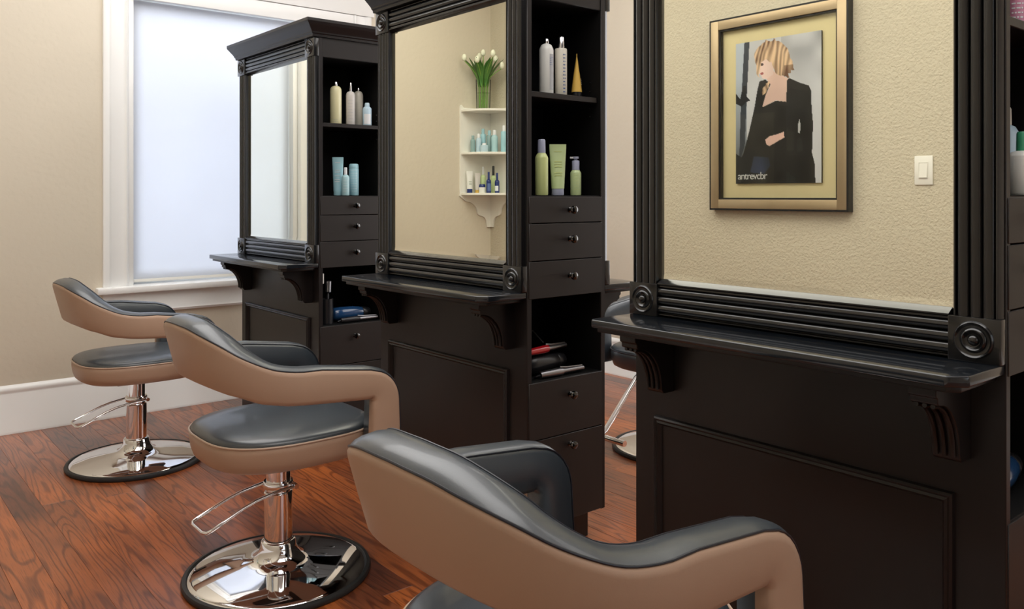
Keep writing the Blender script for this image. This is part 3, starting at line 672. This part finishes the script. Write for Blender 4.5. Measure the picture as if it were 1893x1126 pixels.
S1 = (1.795, 3.557); S2 = (1.768, 2.044); S3 = (1.697, .6014)
g = 'products on the window-side station shelves'
o = bottle('shampoo_bottle', (1.926, 3.64, 1.5344), .0275, .205, 'pale_yellow', 'silver_cap', 'round', .32, .09); print_lines(o, .0275, .012, .022, 2, -140, -90)
lb(o, 'cream-yellow round-shouldered bottle leftmost on upper shelf of window-side station', 'bottle', g)
o = bottle('hairspray_bottle', (2.006, 3.64, 1.5344), .0225, .208, 'pearl', 'silver_cap', 'round', .30, .20); print_lines(o, .0225, .015, .12, 8, -150, -90)
lb(o, 'pearl bottle with tall silver cap, second from left, window-side upper shelf', 'bottle', g)
o = bottle('conditioner_bottle', (2.083, 3.70, 1.5344), .0235, .195, 'cream_white', 'silver_cap', 'round', .32, .08)
lb(o, 'cream bottle partly behind the small blue bottle on window-side upper shelf', 'bottle', g)
o = bottle('serum_bottle', (2.078, 3.605, 1.5344), .022, .112, 'pale_blue', 'pale_blue', 'slope', .55, .16, (.06, .5, -160, -70), 'label_white')
lb(o, 'small pale blue bottle with white label on window-side upper shelf', 'bottle', g)
o = tube_('cream_tube', (1.937, 3.64, 1.1918), .021, .185, .027, 'sky_blue', 'sky_blue', rz=radians(-38), caph=.1, label=((.35, .4, .5, .6, .65, .85), 'label_white', .6))
lb(o, 'tall sky blue tube on top of drawers of window-side station', 'tube', g)
o = bottle('spray_bottle', (1.957, 3.60, 1.1918), .0185, .135, 'aqua', 'label_white', 'slope', .42, .26); print_lines(o, .0185, .02, .07, 5, -150, -90, 'label_white')
lb(o, 'small aqua bottle between blue tube and blue canister, window-side station', 'bottle', g)
o = bottle('styling_canister', (2.024, 3.64, 1.1918), .024, .155, 'sky_blue', 'sky_blue', 'can', .97, .14); print_lines(o, .024, .02, .12, 9, -160, -80, 'label_white')
lb(o, 'sky blue cylindrical canister at right on drawers of window-side station', 'canister', g)

g = 'products on the middle station shelves'
o = bottle('hairspray_can', (1.912, 2.11, 1.5344), .0245, .19, 'white_bottle', 'silver_cap', 'slope', .35, .08, (.08, .72, -105, -60), 'label_grey'); print_lines(o, .0245, .10, .125, 5, -105, -70, 'label_blue')
lb(o, 'white can with grey-blue side panel, leftmost on middle station upper shelf', 'can', g)
o = bottle('mousse_can', (1.980, 2.11, 1.5344), .0215, .205, 'cream_white', 'silver_cap', 'can', .62, .19); print_lines(o, .0215, .012, .14, 12, -112, -86, 'label_blue', .004)
lb(o, 'tall cream can with clear silver nozzle cap on middle station upper shelf', 'can', g)
o = tube_('styling_tube', (2.056, 2.11, 1.5344), .019, .155, .010, 'amber', 'black_plastic', rz=radians(50), caph=.13, label=((.3, .34, .38, .42), 'label_white', .45))
lb(o, 'amber yellow tapered tube on black cap, middle station upper shelf', 'tube', g)
o = bottle('spray_bottle', (1.890, 2.11, 1.1918), .0225, .19, 'lime', 'grey_violet', 'slope', .60, .24)
lb(o, 'lime green spray bottle with violet-grey pump cap, middle station lower shelf', 'bottle', g)
o = tube_('conditioner_tube', (1.965, 2.11, 1.1918), .0225, .176, .029, 'pale_lime', 'grey_violet', rz=radians(-38), caph=.13, label=((.38, .43, .55, .6, .65, .85), 'lime', .6))
lb(o, 'wide lime green tube standing between two green bottles, middle station', 'tube', g)
o = bottle('pump_bottle', (2.051, 2.11, 1.1918), .0195, .136, 'pale_lime', 'pump', 'slope', .68, .34, rz=radians(150)); print_lines(o, .0195, .02, .07, 6, 60, 110, 'lime')
lb(o, 'short lime green pump bottle at right on middle station lower shelf', 'bottle', g)

g = 'products on the nearest station shelves'
o = bottle('green_capped_bottle', (1.89, .64, 1.1918), .027, .129, 'white_bottle', 'green_cap', 'slope', .40, .30); print_lines(o, .026, .02, .055, 5, -170, -100)
lb(o, 'white bottle with green nozzle cap at right edge, nearest station', 'bottle', g)
o = bottle('clear_blue_bottle', (1.985, .705, 1.1918), .026, .19, 'pale_blue', 'cream_white', 'slope', .45, .2)
lb(o, 'pale blue bottle with cream cap behind the green-capped bottle', 'bottle', g)
o = bottle('pink_floral_can', (1.853, .64, 1.5344), .019, .17, 'pink_print', 'label_white', 'can', .8, .15); print_lines(o, .019, .01, .13, 14, -180, -60, 'label_white', .003)
lb(o, 'pink and white patterned can on the upper shelf at the right edge', 'can', g)
o = bottle('mint_can', (1.912, .65, 1.5344), .022, .16, 'aqua', 'label_white', 'can', .8, .15)
lb(o, 'pale mint can beside the pink patterned can on the upper shelf', 'can', g)

# ------------------------------------------------------------------ hair tools in the open cubbies
def dryer(loc, rz, body, name='hair_dryer'):
    o = empty(name, loc, rz)
    MB().lathe([(.024, -.075), (.031, -.068), (.034, -.03), (.033, .03), (.027, .075), (.026, .08)], 24, (0, 0, .036), 'x').build('barrel', body, o, ang=50)
    MB().lathe([(.027, .078), (.028, .082), (.022, .115), (.018, .12)], 24, (0, 0, .036), 'x').build('nozzle', 'black_plastic', o)
    MB().tube([(-.03, .01, .036), (-.035, .05, .03), (-.045, .11, .022), (-.05, .14, .018)], [.016, .016, .014, .012], 14).build('handle', body, o)
    MB().tube([(-.05, .14, .018), (-.03, .17, .02), (.03, .175, .04), (.08, .14, .05), (.09, .09, .02), (.05, .06, .006)], .003, 8).build('cord', 'black_plastic', o)
    return o
def iron(loc, rz, body, name, loop=False):
    o = empty(name, loc, rz)
    MB().tube([(-.10, 0, .014), (-.02, 0, .014), (.0, 0, .014)], [.011, .014, .013], 14).build('handle', body, o)
    MB().tube([(0, 0, .014), (.10, 0, .014)], [.009, .008], 14).build('barrel', 'steel', o)
    MB().tube([(-.01, 0, .03), (.02, 0, .026), (.095, 0, .023)], .003, 8).build('clamp', 'steel', o)
    cp_ = [(-.10, 0, .014), (-.13, .02, .02), (-.12, .08, .06), (-.05, .10, .09), (.03, .09, .06), (.05, .06, .02)] if loop else [(-.10, 0, .014), (-.112, .004, .010), (-.114, .012, .005), (-.10, .019, .004), (-.05, .020, .004)]
    MB().tube(cp_, .003, 8).build('cord', 'black_plastic', o)
    return o
def holder(loc, lab):
    o = empty('tool_holder', loc)
    MB().lathe([(.028, 0), (.030, .002), (.030, .12), (.027, .12), (.027, .004)], 24).build('cup', 'black_plastic', o)
    return tag(o, lab, 'holder')
def brush(loc, tilt, lab, g):
    o = empty('round_brush', loc); o.rotation_euler = (tilt[0], tilt[1], 0)
    MB().lathe([(.006, 0), (.008, .01), (.007, .13), (.005, .142)], 14).build('handle', 'black_plastic', o)
    MB().lathe([(.012, .140), (.017, .145), (.017, .195), (.012, .200)], 18).build('brush_head', 'steel', o)
    return tag(o, lab, 'brush', g)
Z = .5795
tag(dryer((1.99, 3.65, Z), radians(-5), 'blue_plastic'), 'glossy blue hair dryer lying in open cubby of window-side station', 'hair dryer')
holder((1.868, 3.62, Z), 'black tool cup beside the blue hair dryer in the cubby')
brush((1.868, 3.62, Z+.006), (radians(-4), radians(4)), 'black handled round brush standing in the cup of the window-side cubby', None)
tag(iron((2.025, 3.588, Z), radians(0), 'black_plastic', 'curling_iron'), 'black curling iron lying in front of the blue hair dryer', 'curling iron')
o = iron((1.925, 2.12, Z+.072), radians(8), 'red_plastic', 'curling_iron', True); tag(o, 'red curling iron on top of tools in the middle station cubby', 'curling iron')
o = dryer((1.90, 2.135, Z), radians(3), 'black_plastic'); tag(o, 'black hair dryer under the red curling iron, middle station cubby', 'hair dryer')
o = iron((1.945, 2.068, Z), radians(0), 'steel', 'flat_iron'); tag(o, 'silver iron with looped cord at front of middle station cubby', 'flat iron')
tag(dryer((1.86, .68, Z), radians(5), 'blue_plastic'), 'dark blue hair dryer in open cubby of the nearest station', 'hair dryer')
for (sx, sy), lab in ((S1, 'white plug in the cubby beside the blue hair dryer, window-side station'), (S2, 'white plug in the cubby above the red iron, middle station')):
    o = empty('power_plug', (sx+.0226, sy+.03, .775))
    MB().box(0, .014, -.012, .024, 0, .05).build('plug_body', 'white_plastic', o, bevel=.004)
    MB().tube([(.007, .006, .002), (.007, .006, -.03), (.007, .012, -.07), (.008, .022, -.10)], .003, 8).build('cord', 'black_plastic', o)
    tag(o, lab, 'plug')

# ------------------------------------------------------------------ corner shelf (in the back left corner, seen in the middle mirror)
cs = empty('corner_shelf', (XL, YB, 0)); LR = .285
def side_profile():
    p = [(0, 1.80), (.0, 1.822), (.10, 1.822), (LR-.03, 1.822), (LR-.012, 1.84), (LR, 1.832), (LR, 1.20), (LR+.004, 1.19), (LR-.008, 1.18), (LR-.03, 1.165)]
    for k in range(8):
        t = k/7*pi/2; p.append((LR-.05-.105*sin(t), 1.065+.085*cos(t)))
    p += [(.125, 1.055)]
    for k in range(7):
        t = k/6*pi/2; p.append((.105-.06*sin(t), .985+.06*cos(t)))
    p += [(.04, .96), (0, .96)]
    return p
sp = side_profile()
MB().loft([[(a+.0, -.001, z) for a, z in sp], [(a, -.013, z) for a, z in sp]]).build('side_board', 'shelf_white', cs)
MB().loft([[(.001, -a, z) for a, z in sp], [(.013, -a, z) for a, z in sp]]).build('side_board', 'shelf_white', cs)
for z in (1.806, 1.50, 1.21):
    q = [(.013, -.013)] + [(.013+(LR-.018)*cos(k/16*pi/2), -.013-(LR-.018)*sin(k/16*pi/2)) for k in range(17)]
    MB().prism(q, 'z', z-.016, z).build('shelf', 'shelf_white', cs, bevel=.002, seg=1)
tag(cs, 'white quarter-round corner shelf with scrolled bottom, reflected in the middle mirror', 'shelf')
# vase and tulips
vx, vy = XL+.150, YB-.105
vs_ = empty('glass_vase', (vx, vy, 1.8064))
MB().lathe([(.044, 0), (.050, .004), (.054, .215), (.051, .215), (.047, .008), (.002, .007)], 28).build('vase_wall', 'glass', vs_, ang=50)
MB().lathe([(.046, .009), (.049, .12), (.002, .121)], 24).build('water', 'glass', vs_)
tag(vs_, 'clear glass vase of water on the corner shelf top', 'vase')
sect = 8; HT = [.34, .30, .37, .31, .35, .29, .36, .32]
for i in range(sect+1):
    o = empty('tulip', (vx, vy, 1.8064)); mid = i == sect
    an = 2*pi*i/sect + .2; ux, uy = cos(an), sin(an)
    lim = .165
    if ux < -.05: lim = min(lim, .105/-ux)
    if uy > .05: lim = min(lim, .062/uy)
    hz_ = .385 if mid else HT[i]; reach = 0 if mid else min(lim, [.15, .10, .13, .12, .10, .14, .155, .13][i])
    def P3(rho, z, side=0): return Vector((ux*rho-uy*side, uy*rho+ux*side, z))
    r0, r1 = (0, 0) if mid else (.027, .034)
    st = [P3(r0, .012), P3(r1, .21)] + [P3(lerp(r1, reach, (k/5)**1.35), lerp(.21, hz_, k/5)) for k in range(1, 6)]
    MB().tube(st, .0030, 8).build('stem', 'stem', o)
    for ln, out_ in (((.15, .004), (.12, .010)) if mid else ((.215, 1.0), (.225, .66), (.205, .32))):
        vsl = []; fsl = []; n = 9; end = out_ if mid else r1+(lim-r1)*out_*.92; z0 = .225 if mid else .165
        for j in range(n+1):
            t = j/n; rho = lerp(0.006 if mid else r1+.002, end, t**1.8); z = z0+ln*(t-.12*t*t)
            wd = min(.023*sin(pi*(t*.93+.07))**.7, (.34*rho if not mid else .006))
            vsl += [P3(rho, z, -wd), P3(rho-.0025, z, 0), P3(rho, z, wd)]
            if j: q_ = 3*j; fsl += [(q_-3, q_, q_+1, q_-2), (q_-2, q_+1, q_+2, q_-1)]
        MB().add(vsl, fsl).build('leaf', 'leaf', o, ang=80)
    MB().lathe([(.004, -.004), (.014, .004), (.0175, .016), (.0165, .030), (.010, .043), (.003, .047)], 12, tuple(st[-1])).build('blossom', 'petal', o, ang=80)
    if mid: tag(o, 'tallest white tulip, upright in the middle of the glass vase', 'tulip', 'white tulips in the vase')
    else: tag(o, 'white tulip leaning outward over the rim of the glass vase', 'tulip', 'white tulips in the vase')
# little bottles
cx, cy = XL, YB
g = 'blue bottles on the corner shelf middle tier'
for i, (a, b_, r_, h_, c, cp_, st, lab) in enumerate([
    (.205, .055, .015, .095, 'teal_grey', 'teal_grey', 'slope', 'grey-teal bottle leftmost on middle tier of corner shelf'),
    (.175, .085, .016, .105, 'pale_blue', 'label_white', 'slope', 'pale blue bottle with white cap left of centre, corner shelf middle tier'),
    (.168, .140, .024, .050, 'pale_blue', 'label_white', 'can', 'low pale blue jar in front on the corner shelf middle tier'),
    (.125, .070, .017, .135, 'sky_blue', 'sky_blue', 'can', 'tallest sky blue canister on corner shelf middle tier'),
    (.100, .112, .017, .125, 'teal_grey', 'sky_blue', 'can', 'grey-blue canister right of the tallest one, corner shelf'),
    (.095, .165, .019, .125, 'aqua', 'label_white', 'slope', 'aqua bottle with white cone cap on corner shelf middle tier'),
    (.050, .215, .018, .15, 'sky_blue', 'label_white', 'can', 'sky blue canister at right end of corner shelf middle tier')]):
    lb(bottle('small_bottle', (cx+a, cy-b_, 1.5004), r_*1.22, h_*1.28, c, cp_, st, .55, .22), lab, 'bottle', g)
g = 'items on the corner shelf bottom tier'
lb(tube_('cream_tube', (cx+.230, cy-.050, 1.2104), 0.0207, 0.1560, .024, 'white_bottle', 'navy', rz=radians(20), caph=.18, label=((.4, .5), 'leaf', .5)), 'white tube on navy cap leftmost on corner shelf bottom tier', 'tube', g)
lb(tube_('cream_tube', (cx+.170, cy-.065, 1.2104), 0.0184, 0.1430, .021, 'pearl', 'amber', rz=radians(20), caph=.15), 'beige tube behind the low navy jar on bottom tier', 'tube', g)
lb(bottle('cream_jar', (cx+.175, cy-.125, 1.2104), 0.0242, 0.0624, 'white_bottle', 'navy', 'can', .95, .35), 'low white jar with navy lid on corner shelf bottom tier', 'jar', g)
lb(bottle('toner_bottle', (cx+.120, cy-.065, 1.2104), 0.0196, 0.1885, 'pale_lime', 'label_white', 'slope', .35, .3), 'pale green bottle with tall cone cap at back of bottom tier', 'bottle', g)
lb(bottle('serum_bottle', (cx+.140, cy-.155, 1.2104), 0.0172, 0.1495, 'navy', 'navy', 'slope', .45, .35, (.1, .45, -170, -20), 'label_blue'), 'navy blue bottle nearest the navy-lidded jar, bottom tier', 'bottle', g)
lb(bottle('dropper_bottle', (cx+.070, cy-.120, 1.2104), 0.0196, 0.1950, 'pale_lime', 'black_plastic', 'slope', .45, .35), 'pale green bottle with black dropper top, corner shelf', 'bottle', g)
lb(bottle('serum_bottle', (cx+.095, cy-.195, 1.2104), 0.0172, 0.1430, 'navy', 'navy', 'slope', .45, .35, (.1, .35, -80, 20), 'label_white'), 'navy blue bottle with white label at right of bottom tier', 'bottle', g)
